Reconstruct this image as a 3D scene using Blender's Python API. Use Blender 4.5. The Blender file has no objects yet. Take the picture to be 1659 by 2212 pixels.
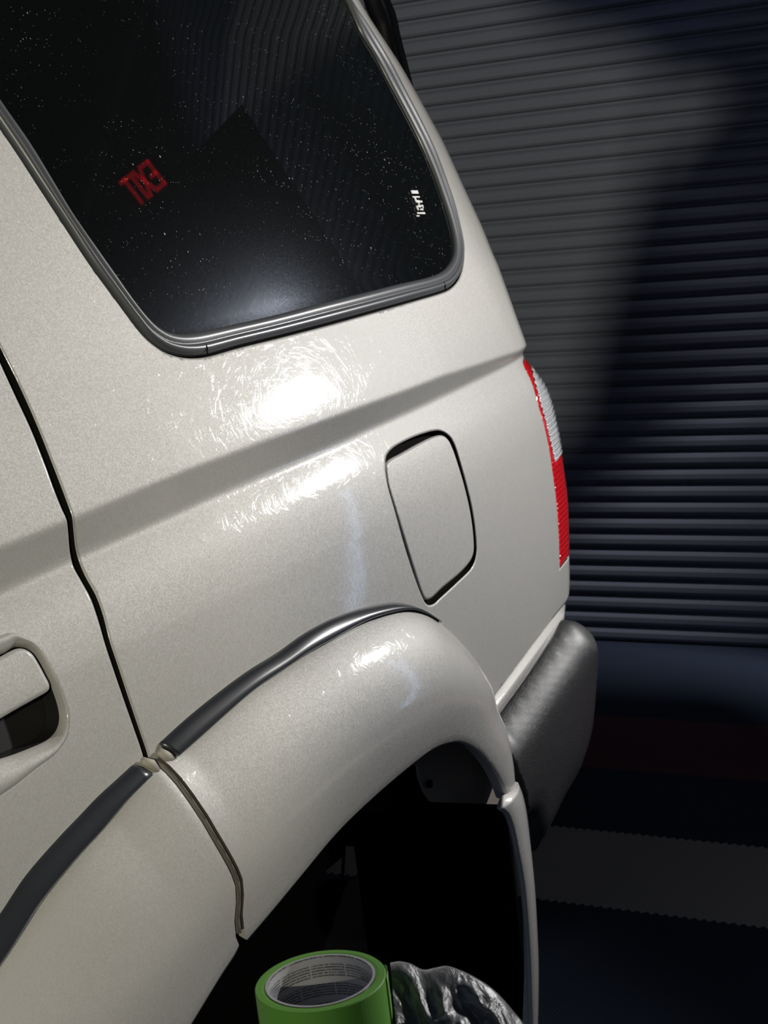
import bpy, bmesh, math, random
import numpy as np
from mathutils import Vector, Matrix
from mathutils.geometry import delaunay_2d_cdt
random.seed(7); rng = np.random.RandomState(7)
S_ = bpy.context.scene
COL = S_.collection

# ------------------------------------------------------------------ camera
F = 3320.0; CX, CY = 829.5, 1106.0
def unit(v):
    v = np.array(v, float); return v/np.linalg.norm(v)
Yw = unit([-5700-CX, 1080-CY, F])
dn = unit(np.cross(unit([0, 290-CY, F]), Yw))
if dn[1] < 0: dn = -dn
pxx = 3300-CX
XA = unit([pxx, -(pxx*dn[0]+F*dn[2])/dn[1], F]); ZA = -dn; YA = np.cross(ZA, XA)
CAM = np.array([0, -1.14, 1.45])
cam_d = bpy.data.cameras.new('camera'); cam = bpy.data.objects.new('camera', cam_d); COL.objects.link(cam)
right = Vector((XA[0], YA[0], ZA[0])); down = Vector((XA[1], YA[1], ZA[1])); fwd = Vector((XA[2], YA[2], ZA[2]))
M = Matrix((right, -down, -fwd)).transposed().to_4x4(); M.translation = Vector(CAM)
cam.matrix_world = M
cam_d.sensor_fit = 'HORIZONTAL'; cam_d.sensor_width = 36; cam_d.lens = F/1659*36
cam_d.dof.use_dof = True; cam_d.dof.focus_distance = 1.58; cam_d.dof.aperture_fstop = 24
cam_d.clip_start = 0.05
S_.camera = cam

# ------------------------------------------------------------------ light
LAMP = Vector((3.61, -1.365, 2.04)); LAMP_W = 262
PATCHLIGHT = Vector((-6.0, -5.6, 4.0)); PATCHLIGHT_W = 1450
FILL_W = 9
S_.view_settings.view_transform = 'Standard'; S_.view_settings.look = 'None'
S_.view_settings.gamma = 1; S_.view_settings.exposure = 0; S_.view_settings.use_curve_mapping = False
wd = bpy.data.worlds.new('world'); S_.world = wd; wd.use_nodes = True
wd.node_tree.nodes['Background'].inputs[0].default_value = (0.55, 0.68, 0.95, 1)
wd.node_tree.nodes['Background'].inputs[1].default_value = 0.23
def add_spot(name, loc, aim, power, angle, radius, color, blend=0.1):
    d = bpy.data.lights.new(name, 'SPOT'); o = bpy.data.objects.new(name, d); COL.objects.link(o)
    d.energy = power; d.spot_size = angle; d.spot_blend = blend; d.shadow_soft_size = radius; d.color = color
    o.location = loc; o.rotation_euler = (Vector(aim)-Vector(loc)).to_track_quat('-Z', 'Y').to_euler()
    return o
add_spot('patch_spot_added', PATCHLIGHT, (3.5, 0.6, 1.3), PATCHLIGHT_W, math.radians(34), 0.04, (1, .93, .70))  # added spot imitating sun bounced off the tailgate onto the slats

# ------------------------------------------------------------------ helpers
def ray(u, v):
    d = np.array([u-CX, v-CY, F]); d = np.array([d@XA, d@YA, d@ZA]); return d/np.linalg.norm(d)
def on_y(u, v, y=0.0):
    d = ray(u, v); return CAM+d*(y-CAM[1])/d[1]
def on_z(u, v, z=0.0):
    d = ray(u, v); return CAM+d*(z-CAM[2])/d[2]
def tag(o, label=None, cat=None, group=None, kind=None):
    if label: o['label'] = label
    if cat: o['category'] = cat
    if group: o['group'] = group
    if kind: o['kind'] = kind
    return o
def empty(name, loc=(0, 0, 0), rz=0):
    o = bpy.data.objects.new(name, None); COL.objects.link(o); o.location = loc; o.rotation_euler = (0, 0, rz)
    o.empty_display_size = .05
    return o
def link_mesh(name, verts, faces, mat, parent=None, normals=None, smooth=True, uvs=None, world=True):
    me = bpy.data.meshes.new(name); me.from_pydata([tuple(map(float, v)) for v in verts], [], [tuple(map(int, f)) for f in faces])
    me.materials.append(mat)
    if smooth: me.polygons.foreach_set('use_smooth', [True]*len(me.polygons))
    if uvs is not None:
        l = me.uv_layers.new(name='UVMap')
        for p in me.polygons:
            for li in p.loop_indices: l.data[li].uv = uvs[me.loops[li].vertex_index]
    if normals is not None:
        me.normals_split_custom_set_from_vertices([tuple(map(float, n)) for n in normals])
    me.update()
    o = bpy.data.objects.new(name, me); COL.objects.link(o)
    if parent:
        o.parent = parent
        if world: o.matrix_parent_inverse = parent_inv(parent)
    return o
def parent_inv(p):
    m = Matrix.Identity(4); q = p
    chain = []
    while q: chain.append(q); q = q.parent
    for q in reversed(chain):
        m = m @ q.matrix_parent_inverse @ Matrix.LocRotScale(q.location, q.rotation_euler, q.scale)
    return m.inverted()
def grid_faces(nu, nv, closed_u=False, flip=False, base=0):
    f = []
    for i in range(nu if closed_u else nu-1):
        for j in range(nv-1):
            a = base+i*nv+j; b = base+((i+1) % nu)*nv+j
            q = (a, b, b+1, a+1); f.append(q[::-1] if flip else q)
    return f
def bm_obj(name, bm, mat, parent=None, smooth=False, bevel=0):
    me = bpy.data.meshes.new(name); bmesh.ops.recalc_face_normals(bm, faces=bm.faces); bm.to_mesh(me); bm.free()
    me.materials.append(mat)
    if smooth: me.polygons.foreach_set('use_smooth', [True]*len(me.polygons))
    o = bpy.data.objects.new(name, me); COL.objects.link(o)
    if parent: o.parent = parent; o.matrix_parent_inverse = parent_inv(parent)
    if bevel:
        m = o.modifiers.new('b', 'BEVEL'); m.width = bevel; m.segments = 3; m.limit_method = 'ANGLE'
    return o
def bm_box(bm, c, s, rot=None):
    m = Matrix.Translation(c) @ (rot.to_4x4() if rot else Matrix.Identity(4)) @ Matrix.Diagonal((s[0], s[1], s[2], 1))
    bmesh.ops.create_cube(bm, size=1, matrix=m)
def tube(pts, r, n=12, taper=None):
    pts = [Vector(p) for p in pts]; V = []; 
    up = Vector((0.13, 0.2, 1)).normalized()
    for i, p in enumerate(pts):
        t = (pts[min(i+1, len(pts)-1)]-pts[max(i-1, 0)]).normalized()
        a = t.cross(up).normalized(); b = a.cross(t)
        rr = r if taper is None else r*taper[i]
        for k in range(n):
            th = 2*math.pi*k/n; V.append(p+a*(rr*math.cos(th))+b*(rr*math.sin(th)))
    Fc = []
    for i in range(len(pts)-1):
        for k in range(n):
            Fc.append((i*n+k, i*n+(k+1) % n, (i+1)*n+(k+1) % n, (i+1)*n+k))
    Fc.append(tuple(range(n))[::-1]); Fc.append(tuple((len(pts)-1)*n+k for k in range(n)))
    return V, Fc
def smooth_curve(pts, step, closed=False):
    """Catmull-Rom through the points, resampled at equal arc length (step, or a count if an int)."""
    P = np.array(pts, float); n = len(P); out = []
    rngn = n if closed else n-1
    for i in range(rngn):
        if closed: p0, p1, p2, p3 = P[(i-1) % n], P[i], P[(i+1) % n], P[(i+2) % n]
        else:
            p1, p2 = P[i], P[i+1]; p0 = P[i-1] if i > 0 else 2*p1-p2; p3 = P[i+2] if i+2 < n else 2*p2-p1
        # centripetal
        t0 = 0; t1 = t0+max(np.linalg.norm(p1-p0), 1e-9)**.5; t2 = t1+max(np.linalg.norm(p2-p1), 1e-9)**.5; t3 = t2+max(np.linalg.norm(p3-p2), 1e-9)**.5
        for t in np.linspace(t1, t2, 12, endpoint=False):
            A1 = (t1-t)/(t1-t0)*p0+(t-t0)/(t1-t0)*p1; A2 = (t2-t)/(t2-t1)*p1+(t-t1)/(t2-t1)*p2; A3 = (t3-t)/(t3-t2)*p2+(t-t2)/(t3-t2)*p3
            B1 = (t2-t)/(t2-t0)*A1+(t-t0)/(t2-t0)*A2; B2 = (t3-t)/(t3-t1)*A2+(t-t1)/(t3-t1)*A3
            out.append((t2-t)/(t2-t1)*B1+(t-t1)/(t2-t1)*B2)
    out.append(P[0] if closed else P[-1]); out = np.array(out)
    L = np.concatenate([[0], np.cumsum(np.linalg.norm(np.diff(out, axis=0), axis=1))])
    k = step if isinstance(step, int) else max(int(round(L[-1]/step)), 2)+1
    s = np.linspace(0, L[-1], k)
    r = np.stack([np.interp(s, L, out[:, c]) for c in range(out.shape[1])], 1)
    return r[:-1] if closed else r
def inside(poly, pts):
    x, y = pts[:, 0], pts[:, 1]; r = np.zeros(len(pts), bool); n = len(poly); j = n-1
    for i in range(n):
        xi, yi = poly[i]; xj, yj = poly[j]
        c = ((yi > y) != (yj > y)) & (x < (xj-xi)*(y-yi)/(yj-yi+1e-15)+xi); r ^= c; j = i
    return r
def area(p): return .5*np.sum(p[:, 0]*np.roll(p[:, 1], -1)-np.roll(p[:, 0], -1)*p[:, 1])
def offset(poly, d):
    """move a closed 2D loop towards its inside by d"""
    a = area(poly); t = np.roll(poly, -1, 0)-np.roll(poly, 1, 0); t /= np.linalg.norm(t, axis=1)[:, None]+1e-12
    n = np.stack([-t[:, 1], t[:, 0]], 1)*(1 if a > 0 else -1); return poly+n*d

# ------------------------------------------------------------------ materials
def mat(name):
    m = bpy.data.materials.new(name); m.use_nodes = True; nt = m.node_tree
    return m, nt, nt.nodes['Principled BSDF']
def N(nt, t, **k):
    n = nt.nodes.new(t)
    for a, b in k.items(): setattr(n, a, b)
    return n
def simple(name, col, rough=.5, metal=0, coat=0, bump=None, spec=.5, coatr=.05, emit=None):
    m, nt, p = mat(name)
    p.inputs['Base Color'].default_value = (*col, 1); p.inputs['Roughness'].default_value = rough; p.inputs['Metallic'].default_value = metal
    p.inputs['Coat Weight'].default_value = coat; p.inputs['Coat Roughness'].default_value = coatr; p.inputs['Specular IOR Level'].default_value = spec
    if emit: p.inputs['Emission Color'].default_value = (*col, 1); p.inputs['Emission Strength'].default_value = emit
    if bump:
        tc = N(nt, 'ShaderNodeTexCoord'); nz = N(nt, 'ShaderNodeTexNoise'); nz.inputs['Scale'].default_value = bump[0]; nz.inputs['Detail'].default_value = 4
        b = N(nt, 'ShaderNodeBump'); b.inputs['Strength'].default_value = bump[1]; b.inputs['Distance'].default_value = bump[2]
        nt.links.new(tc.outputs['Object'], nz.inputs['Vector']); nt.links.new(nz.outputs['Fac'], b.inputs['Height']); nt.links.new(b.outputs['Normal'], p.inputs['Normal'])
    return m
def mathn(nt, op, a, b=None, c=None):
    n = N(nt, 'ShaderNodeMath', operation=op)
    for i, v in enumerate((a, b, c)):
        if v is None: continue
        if isinstance(v, (int, float)): n.inputs[i].default_value = v
        else: nt.links.new(v, n.inputs[i])
    return n.outputs[0]

def paint_material():
    m, nt, p = mat('champagne_metallic_paint')
    L = nt.links.new
    tc = N(nt, 'ShaderNodeTexCoord'); ob = tc.outputs['Object']
    vo = N(nt, 'ShaderNodeTexVoronoi'); vo.inputs['Scale'].default_value = 800; L(ob, vo.inputs['Vector'])
    ge = N(nt, 'ShaderNodeNewGeometry')
    sub = N(nt, 'ShaderNodeVectorMath', operation='SUBTRACT'); L(vo.outputs['Color'], sub.inputs[0]); sub.inputs[1].default_value = (.5, .5, .5)
    sc = N(nt, 'ShaderNodeVectorMath', operation='SCALE'); L(sub.outputs[0], sc.inputs[0]); sc.inputs['Scale'].default_value = .13
    ad = N(nt, 'ShaderNodeVectorMath', operation='ADD'); L(ge.outputs['Normal'], ad.inputs[0]); L(sc.outputs[0], ad.inputs[1])
    no = N(nt, 'ShaderNodeVectorMath', operation='NORMALIZE'); L(ad.outputs[0], no.inputs[0]); L(no.outputs[0], p.inputs['Normal'])
    p.inputs['Base Color'].default_value = (.53, .518, .496, 1)
    p.inputs['Metallic'].default_value = .24; p.inputs['Roughness'].default_value = .58
    p.inputs['Coat Weight'].default_value = 1; p.inputs['Coat Roughness'].default_value = .06; p.inputs['Coat IOR'].default_value = 1.5
    # fine wash scratches in the clear coat, every direction
    acc = None
    for k in range(9):
        a = math.pi*k/9+.2
        mp = N(nt, 'ShaderNodeMapping'); L(ob, mp.inputs['Vector']); mp.inputs['Rotation'].default_value = (0, a, 0)
        mp2 = N(nt, 'ShaderNodeMapping'); L(mp.outputs[0], mp2.inputs['Vector']); mp2.inputs['Scale'].default_value = (30, 2, 1500); mp2.inputs['Location'].default_value = (k*3.3, 0, k*7.1)
        nz = N(nt, 'ShaderNodeTexNoise'); nz.inputs['Scale'].default_value = 1; nz.inputs['Detail'].default_value = 0; nz.inputs['Distortion'].default_value = .2
        L(mp2.outputs[0], nz.inputs['Vector'])
        se = N(nt, 'ShaderNodeSeparateColor'); L(nz.outputs['Color'], se.inputs[0])
        rr = N(nt, 'ShaderNodeMapRange'); rr.inputs[1].default_value = .65; rr.inputs[2].default_value = .70; L(se.outputs[0], rr.inputs[0])
        amt = mathn(nt, 'MULTIPLY', mathn(nt, 'SUBTRACT', se.outputs[1], .5), rr.outputs[0])
        sv = N(nt, 'ShaderNodeVectorMath', operation='SCALE'); sv.inputs[0].default_value = (-math.sin(a), 0, math.cos(a)); L(mathn(nt, 'MULTIPLY', amt, .30), sv.inputs['Scale'])
        if acc is None: acc = sv.outputs[0]
        else:
            av = N(nt, 'ShaderNodeVectorMath', operation='ADD'); L(acc, av.inputs[0]); L(sv.outputs[0], av.inputs[1]); acc = av.outputs[0]
    ad2 = N(nt, 'ShaderNodeVectorMath', operation='ADD'); L(ge.outputs['Normal'], ad2.inputs[0]); L(acc, ad2.inputs[1])
    no2 = N(nt, 'ShaderNodeVectorMath', operation='NORMALIZE'); L(ad2.outputs[0], no2.inputs[0]); L(no2.outputs[0], p.inputs['Coat Normal'])
    return m
PAINT = paint_material()
RUBBER = simple('black_rubber', (.030, .033, .040), .30, coat=.5, coatr=.25, bump=(900, .15, .0002))
TRIM = simple('satin_window_trim', (.085, .09, .10), .38, coat=.5, coatr=.25, bump=(300, .08, .0003))
DARK = simple('dark_seam', (.004, .004, .004), .9, spec=.1)
SEAMBLACK = simple('seam_shade_black', (.010, .009, .008), .8, spec=.1)  # shade inside the panel gaps, put into the colour of the rims
JAMB = simple('door_jamb_paint', (.16, .145, .13), .5)
LINER = simple('wheel_well_black', (.003, .003, .0035), .95, spec=.05)
LINERP = simple('inner_flange_paint', (.26, .23, .20), .7, spec=.2)
BLACKPL = simple('textured_black_plastic', (.009, .0105, .011), .40, bump=(760, 1.0, .0012), spec=1.0, coat=.75, coatr=.42)
def glass_material():
    m, nt, p = mat('tinted_dusty_glass'); L = nt.links.new
    ob = N(nt, 'ShaderNodeTexCoord').outputs['Object']
    p.inputs['Roughness'].default_value = .012; p.inputs['Base Color'].default_value = (.004, .005, .005, 1); p.inputs['IOR'].default_value = 1.52
    d = N(nt, 'ShaderNodeBsdfPrincipled'); d.inputs['Base Color'].default_value = (.5, .5, .5, 1); d.inputs['Roughness'].default_value = .6
    # droplets specks
    mp = N(nt, 'ShaderNodeMapping'); mp.inputs['Scale'].default_value = (1.5, .3, 1); mp.inputs['Rotation'].default_value = (0, .3, 0); L(ob, mp.inputs['Vector'])
    tot = None
    for sc, th, lo in ((95, .10, .55), (260, .16, .6)):
        v = N(nt, 'ShaderNodeTexVoronoi'); v.inputs['Scale'].default_value = sc; L(mp.outputs[0], v.inputs['Vector'])
        s = N(nt, 'ShaderNodeSeparateColor'); L(v.outputs['Color'], s.inputs[0])
        on = mathn(nt, 'GREATER_THAN', s.outputs[0], lo)
        r = mathn(nt, 'MULTIPLY', s.outputs[1], th*1.3)
        hit = mathn(nt, 'LESS_THAN', v.outputs['Distance'], r)
        h = mathn(nt, 'MULTIPLY', mathn(nt, 'MULTIPLY', hit, on), s.outputs[2])
        tot = h if tot is None else mathn(nt, 'ADD', tot, h)
    dens = N(nt, 'ShaderNodeTexNoise'); dens.inputs['Scale'].default_value = 7; L(ob, dens.inputs['Vector'])
    dr = N(nt, 'ShaderNodeMapRange'); dr.inputs[1].default_value = .36; dr.inputs[2].default_value = .66; L(dens.outputs['Fac'], dr.inputs[0])
    fac = mathn(nt, 'MULTIPLY', tot, dr.outputs[0])
    # thin dust film that glows round the light's reflection
    fn = N(nt, 'ShaderNodeTexNoise'); fn.inputs['Scale'].default_value = 2400; L(ob, fn.inputs['Vector'])
    g = N(nt, 'ShaderNodeBsdfGlossy'); g.inputs['Roughness'].default_value = .17; g.inputs['Color'].default_value = (.6, .66, .8, 1)
    fr = N(nt, 'ShaderNodeMapRange'); fr.inputs[1].default_value = .45; fr.inputs[2].default_value = .75; fr.inputs[4].default_value = .05; L(fn.outputs['Fac'], fr.inputs[0])
    m1 = N(nt, 'ShaderNodeMixShader'); L(fr.outputs[0], m1.inputs[0]); L(p.outputs[0], m1.inputs[1]); L(g.outputs[0], m1.inputs[2])
    m2 = N(nt, 'ShaderNodeMixShader'); L(fac, m2.inputs[0]); L(m1.outputs[0], m2.inputs[1]); L(d.outputs[0], m2.inputs[2])
    L(m2.outputs[0], nt.nodes['Material Output'].inputs[0])
    return m
GLASS = glass_material()
def lens_material(name, col, ribs, em=0):
    m, nt, p = mat(name); L = nt.links.new
    ob = N(nt, 'ShaderNodeTexCoord').outputs['Object']
    p.inputs['Base Color'].default_value = (*col, 1); p.inputs['Roughness'].default_value = .12; p.inputs['Coat Weight'].default_value = 1; p.inputs['Coat Roughness'].default_value = .02
    mp = N(nt, 'ShaderNodeMapping'); mp.inputs['Scale'].default_value = (1, 1, 1); L(ob, mp.inputs['Vector'])
    w = N(nt, 'ShaderNodeTexWave'); w.bands_direction = 'Z'; w.inputs['Scale'].default_value = ribs; w.inputs['Distortion'].default_value = 1.2; L(mp.outputs[0], w.inputs['Vector'])
    v = N(nt, 'ShaderNodeTexVoronoi'); v.inputs['Scale'].default_value = 260; L(ob, v.inputs['Vector'])
    h = mathn(nt, 'ADD', w.outputs['Fac'], v.outputs['Distance'])
    b = N(nt, 'ShaderNodeBump'); b.inputs['Strength'].default_value = 1; b.inputs['Distance'].default_value = .0012; L(h, b.inputs['Height']); L(b.outputs[0], p.inputs['Normal'])
    return m
RED = lens_material('red_lamp_lens', (.80, .008, .015), 40)
CLEAR = lens_material('clear_lamp_lens', (.85, .87, .9), 75)

# ------------------------------------------------------------------ the garage
Nn = np.array([.9868, .1618, 0]); Tt = np.array([-.1618, .9868, 0])   # wall normal (into the door) and direction along it
def room(s, t, z): return Nn*s+Tt*t+np.array([0, 0, z])
WALL = 3.71; SIDE = -3.05; CEIL = 3.35
def floor_material():
    m, nt, p = mat('interlocking_floor_tiles'); L = nt.links.new
    ob = N(nt, 'ShaderNodeTexCoord').outputs['UV']
    sx = N(nt, 'ShaderNodeSeparateXYZ'); L(ob, sx.inputs[0])
    s, t = sx.outputs[0], sx.outputs[1]
    saw = mathn(nt, 'PINGPONG', t, .009)
    s2 = mathn(nt, 'ADD', s, mathn(nt, 'SUBTRACT', saw, .0045))
    cell = mathn(nt, 'FLOOR', mathn(nt, 'DIVIDE', mathn(nt, 'SUBTRACT', s2, 2.283), .302))
    light = mathn(nt, 'COMPARE', cell, 0, .1); red = mathn(nt, 'COMPARE', cell, 2, .1); 
    mx = N(nt, 'ShaderNodeMix', data_type='RGBA'); L(light, mx.inputs[0]); mx.inputs[6].default_value = (.024, .034, .060, 1); mx.inputs[7].default_value = (.42, .40, .355, 1)
    mx2 = N(nt, 'ShaderNodeMix', data_type='RGBA'); L(red, mx2.inputs[0]); L(mx.outputs[2], mx2.inputs[6]); mx2.inputs[7].default_value = (.16, .05, .065, 1)
    L(mx2.outputs[2], p.inputs['Base Color']); p.inputs['Roughness'].default_value = .55; p.inputs['Specular IOR Level'].default_value = .25
    d1 = mathn(nt, 'SINE', mathn(nt, 'MULTIPLY', mathn(nt, 'ADD', s, t), 700)); d2 = mathn(nt, 'SINE', mathn(nt, 'MULTIPLY', mathn(nt, 'SUBTRACT', s, t), 700))
    b = N(nt, 'ShaderNodeBump'); b.inputs['Strength'].default_value = .4; b.inputs['Distance'].default_value = .001; L(mathn(nt, 'MAXIMUM', d1, d2), b.inputs['Height']); L(b.outputs[0], p.inputs['Normal'])
    return m
FLOORM = floor_material()
def quad(name, pts, m, uvs=None):
    return tag(link_mesh(name, pts, [(0, 1, 2, 3)], m, smooth=False, uvs=uvs), kind='structure')
c = [(-4, -6), (WALL+.1, -6), (WALL+.1, 5), (-4, 5)]
quad('floor', [room(a, b, 0) for a, b in c], FLOORM, uvs=c)
WALLM = simple('dark_slatted_steel', (.18, .20, .26), .42, spec=.45)
PLAIN = simple('dark_wall_panel', (.05, .05, .055), .6)
# roll-up slatted door filling the far wall
per = .0455; prof = [(0, .016), (.12, .016), (.20, .004), (.34, 0), (.62, .0), (.82, .0035), (.93, .010)]
V = []; nz = int(CEIL/per)
zs = [(per*(k+a), d) for k in range(nz) for a, d in prof]
for t in np.linspace(-3.2, 5, 2):
    for z, d in zs: V.append(room(WALL+d, t, z))
tag(link_mesh('wall_back', V, grid_faces(2, len(zs), flip=True), WALLM, smooth=False), kind='structure')
quad('ceiling', [room(a, b, CEIL) for a, b in [(-1.2, SIDE), (WALL+.1, SIDE), (WALL+.1, 5), (-1.2, 5)]], PLAIN)
quad('wall_left', [room(-4, 5, 0), room(WALL+.1, 5, 0), room(WALL+.1, 5, CEIL), room(-4, 5, CEIL)], PLAIN)
# right wall with added openings shaped to throw the lit patch on the slats and a tall narrow opening to the sky
patch_px = [(1180, 960), (1240, 900), (1270, 760), (1300, 650), (1350, 480), (1392, 330), (1418, 190), (1400, 130), (1330, 92), (1230, 72), (1165, 45), (1120, -60), (700, -60), (700, 960)]
bar_px = [(1384, 395), (1392, 330), (1418, 190), (1432, 190), (1404, 395)]
sliver_px = [(1436, 175), (1470, 170), (1530, 190), (1570, 215), (1530, 245), (1490, 300), (1445, 345), (1412, 395), (1410, 395)]
Nv = Nn; Wl = np.array(PATCHLIGHT)
def px_to_side(u, v):
    d = ray(u, v); q = CAM+d*((WALL-CAM@Nv)/(d@Nv))
    e = q-Wl; k = (SIDE-Wl@Tt)/(e@Tt); r = Wl+e*k
    return (r@Nn, r[2])
holes = [np.array([px_to_side(*q) for q in pl]) for pl in (patch_px, sliver_px)]
slit = [(-2.92, .15), (-2.80, .15), (-2.20, 2.34), (-2.32, 2.34)]
def flat_holes(name, outer, holes, place, m):
    pts = list(map(tuple, outer)); loops = [list(range(len(pts)))]
    for h in holes:
        b = len(pts); pts += list(map(tuple, h)); loops.append(list(range(b, b+len(h))))
    ed = [(l[i], l[(i+1) % len(l)]) for l in loops for i in range(len(l))]
    r = delaunay_2d_cdt([Vector(p) for p in pts], ed, [], 0, 1e-6)
    vv = np.array([tuple(v) for v in r[0]]); fc = []
    cen = np.array([vv[list(f)].mean(0) for f in r[2]]); keep = inside(np.array(outer), cen)
    for h in holes: keep &= ~inside(h, cen)
    fc = [f for f, k in zip(r[2], keep) if k]
    return link_mesh(name, [place(a, b) for a, b in vv], fc, m, smooth=False)
tag(flat_holes('wall_right', [(-4, 0), (WALL+.1, 0), (WALL+.1, CEIL), (-4, CEIL)], holes, lambda a, b: room(a, SIDE, b), PLAIN), kind='structure')
SKY = simple('daylight_sky', (.50, .68, 1.0), .5, emit=4)
tag(link_mesh('window_1', [room(WALL-.012, a, b) for a, b in slit], [(0, 1, 2, 3)], SKY, smooth=False), kind='structure')

# ------------------------------------------------------------------ the car body surface (x along the car, z up, y into the car)
ZK = [.20, .60, .72, .80, .88, .96, 1.02, 1.050, 1.066, 1.077, 1.083, 1.089, 1.116, 1.119, 1.122, 1.15, 1.18, 1.22, 1.26, 1.40, 1.60, 1.75, 2.0]
TK = [-9, -5, 0, 3.5, 7, 11, 18, 26, 27.5, 28.5, 6, -15, -17, 3, 21, 23.4, 24.3, 24, 20.6, 21.2, 21.5, 26, 40]
zt = np.arange(.2, 2.0, .0005); tau = np.radians(np.interp(zt, ZK, TK))
ker = np.hanning(7); ker /= ker.sum(); tau = np.convolve(np.pad(tau, 3, 'edge'), ker, 'valid')
yt = np.concatenate([[0], np.cumsum(np.tan(tau[:-1])*.0005)]); yt -= np.interp(.95, zt, yt)
def W(x, z):
    zl = np.interp(x, [.92, 1.03, 1.24, 1.45, 1.57, 1.77, 1.9, 2.07], [1.058, 1.064, 1.073, 1.078, 1.081, 1.0815, 1.080, 1.075])
    zu = np.interp(x, [.93, 1.04, 1.2, 1.35, 1.46, 1.57, 1.78, 2.0, 2.1], [1.107, 1.110, 1.1175, 1.1190, 1.118, 1.117, 1.113, 1.099, 1.091])
    a = np.where(z < zl, .97+(z-.97)*(1.083-.97)/(zl-.97), 1.083+(z-zl)*(1.12-1.083)/(zu-zl))
    a = np.where(z > zu, 1.12+(z-zu)*(1.22-1.12)/(1.22-zu), a)
    z2 = np.where((z > .97) & (z < 1.22), a, z)
    return np.interp(z2, zt, yt)
def G(x): return .026*np.clip((x-1.15)/.75, 0, 2)**2+.036*np.clip((x-1.45)/.5, 0, 2)**2
def Gs(x): return (G(x+1e-3)-G(x-1e-3))/2e-3
RC = .11
sil_px = [(700, -140), (735, -75), (772, -8), (799, 39), (867, 142), (955, 300), (1007, 414), (1043, 492), (1090, 611), (1121, 699), (1137, 745), (1143, 790), (1173, 827), (1188, 858), (1197, 896), (1208, 947), (1214, 985), (1219, 1023), (1226, 1073), (1228, 1127), (1229, 1175), (1230, 1216), (1231, 1270), (1227, 1301), (1223, 1346)]
xs, zz = [], []
for u, v in sil_px:
    y = .02; d = ray(u, v); dx_ = .47*RC
    for _ in range(60):
        q = on_y(u, v, y); c0 = q[0]-dx_; g1 = float(Gs(c0)); ph = math.atan(max(d[1]/d[0]-g1, .02)); dx_ = RC*math.sin(ph)
        y = .5*y+.5*float(W(q[0], q[2])+G(c0)+RC*(1-math.cos(ph))+g1*dx_)
    xs.append(q[0]-dx_); zz.append(q[2])
o_ = np.argsort(zz); SZ = np.array(zz)[o_]; SX = np.array(xs)[o_]
zg = np.arange(.2, 2.0, .002); xg = np.interp(zg, SZ, SX); k_ = np.hanning(31); k_ /= k_.sum(); xg = np.convolve(np.pad(xg, 15, 'edge'), k_, 'valid')
def xc(z): return np.interp(z, zg, xg)
def surf(u, z):
    """(u,z) -> point; u = x beyond the start of the rear corner, then arc length round it"""
    u = np.asarray(u, float); z = np.asarray(z, float); c0 = xc(z); ph = np.clip(u/RC, 0, math.pi/2)
    x = np.where(u <= 0, c0+u, c0+RC*np.sin(ph)); ex = np.clip(u-RC*math.pi/2, 0, None)
    y = W(x, z)+G(np.minimum(x, c0))+RC*(1-np.cos(ph))+ex+np.where(u > 0, Gs(c0)*(RC*np.sin(ph)), 0)
    return np.stack([x, y, z], -1)
def nrm(u, z):
    h = 1.5e-3; a = surf(u+h, z)-surf(u-h, z); b = surf(u, z+h)-surf(u, z-h); n = np.cross(a, b)
    n /= np.linalg.norm(n, axis=-1)[..., None]+1e-12; return n
def hf(x, z):
    c0 = xc(z); d = np.clip(x-c0, 0, RC*.98)
    return W(x, z)+G(np.minimum(x, c0))+RC-np.sqrt(RC*RC-d*d)+Gs(c0)*d
def px(u, v):
    """pixel -> (u,z) on the body surface"""
    d = ray(u, v); t = np.linspace(1.2, 3.0, 1200); P = CAM[None]+t[:, None]*d
    f = P[:, 1]-hf(P[:, 0], P[:, 2]); i = np.argmax(f > 0)
    if f[i] > 0 and i > 0:
        a, b = t[i-1], t[i]
        for _ in range(30):
            m_ = (a+b)/2; p = CAM+m_*d
            if p[1]-hf(p[0], p[2]) > 0: b = m_
            else: a = m_
        p = CAM+b*d
    else: p = P[np.argmax(f)]
    x, z = p[0], p[2]; c0 = float(xc(z))
    return (x-c0 if x < c0 else RC*math.asin(min((x-c0)/RC, .99)), z)
def pxs(L):
    if len(L) > 2: L = smooth_curve(L, 9.0)
    return np.array([px(*q) for q in L])
def xz(L):   # (x,z) given directly, x before the corner
    if len(L) > 2: L = smooth_curve(L, .006)
    return np.array([(x-float(xc(z)), z) for x, z in L])
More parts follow.
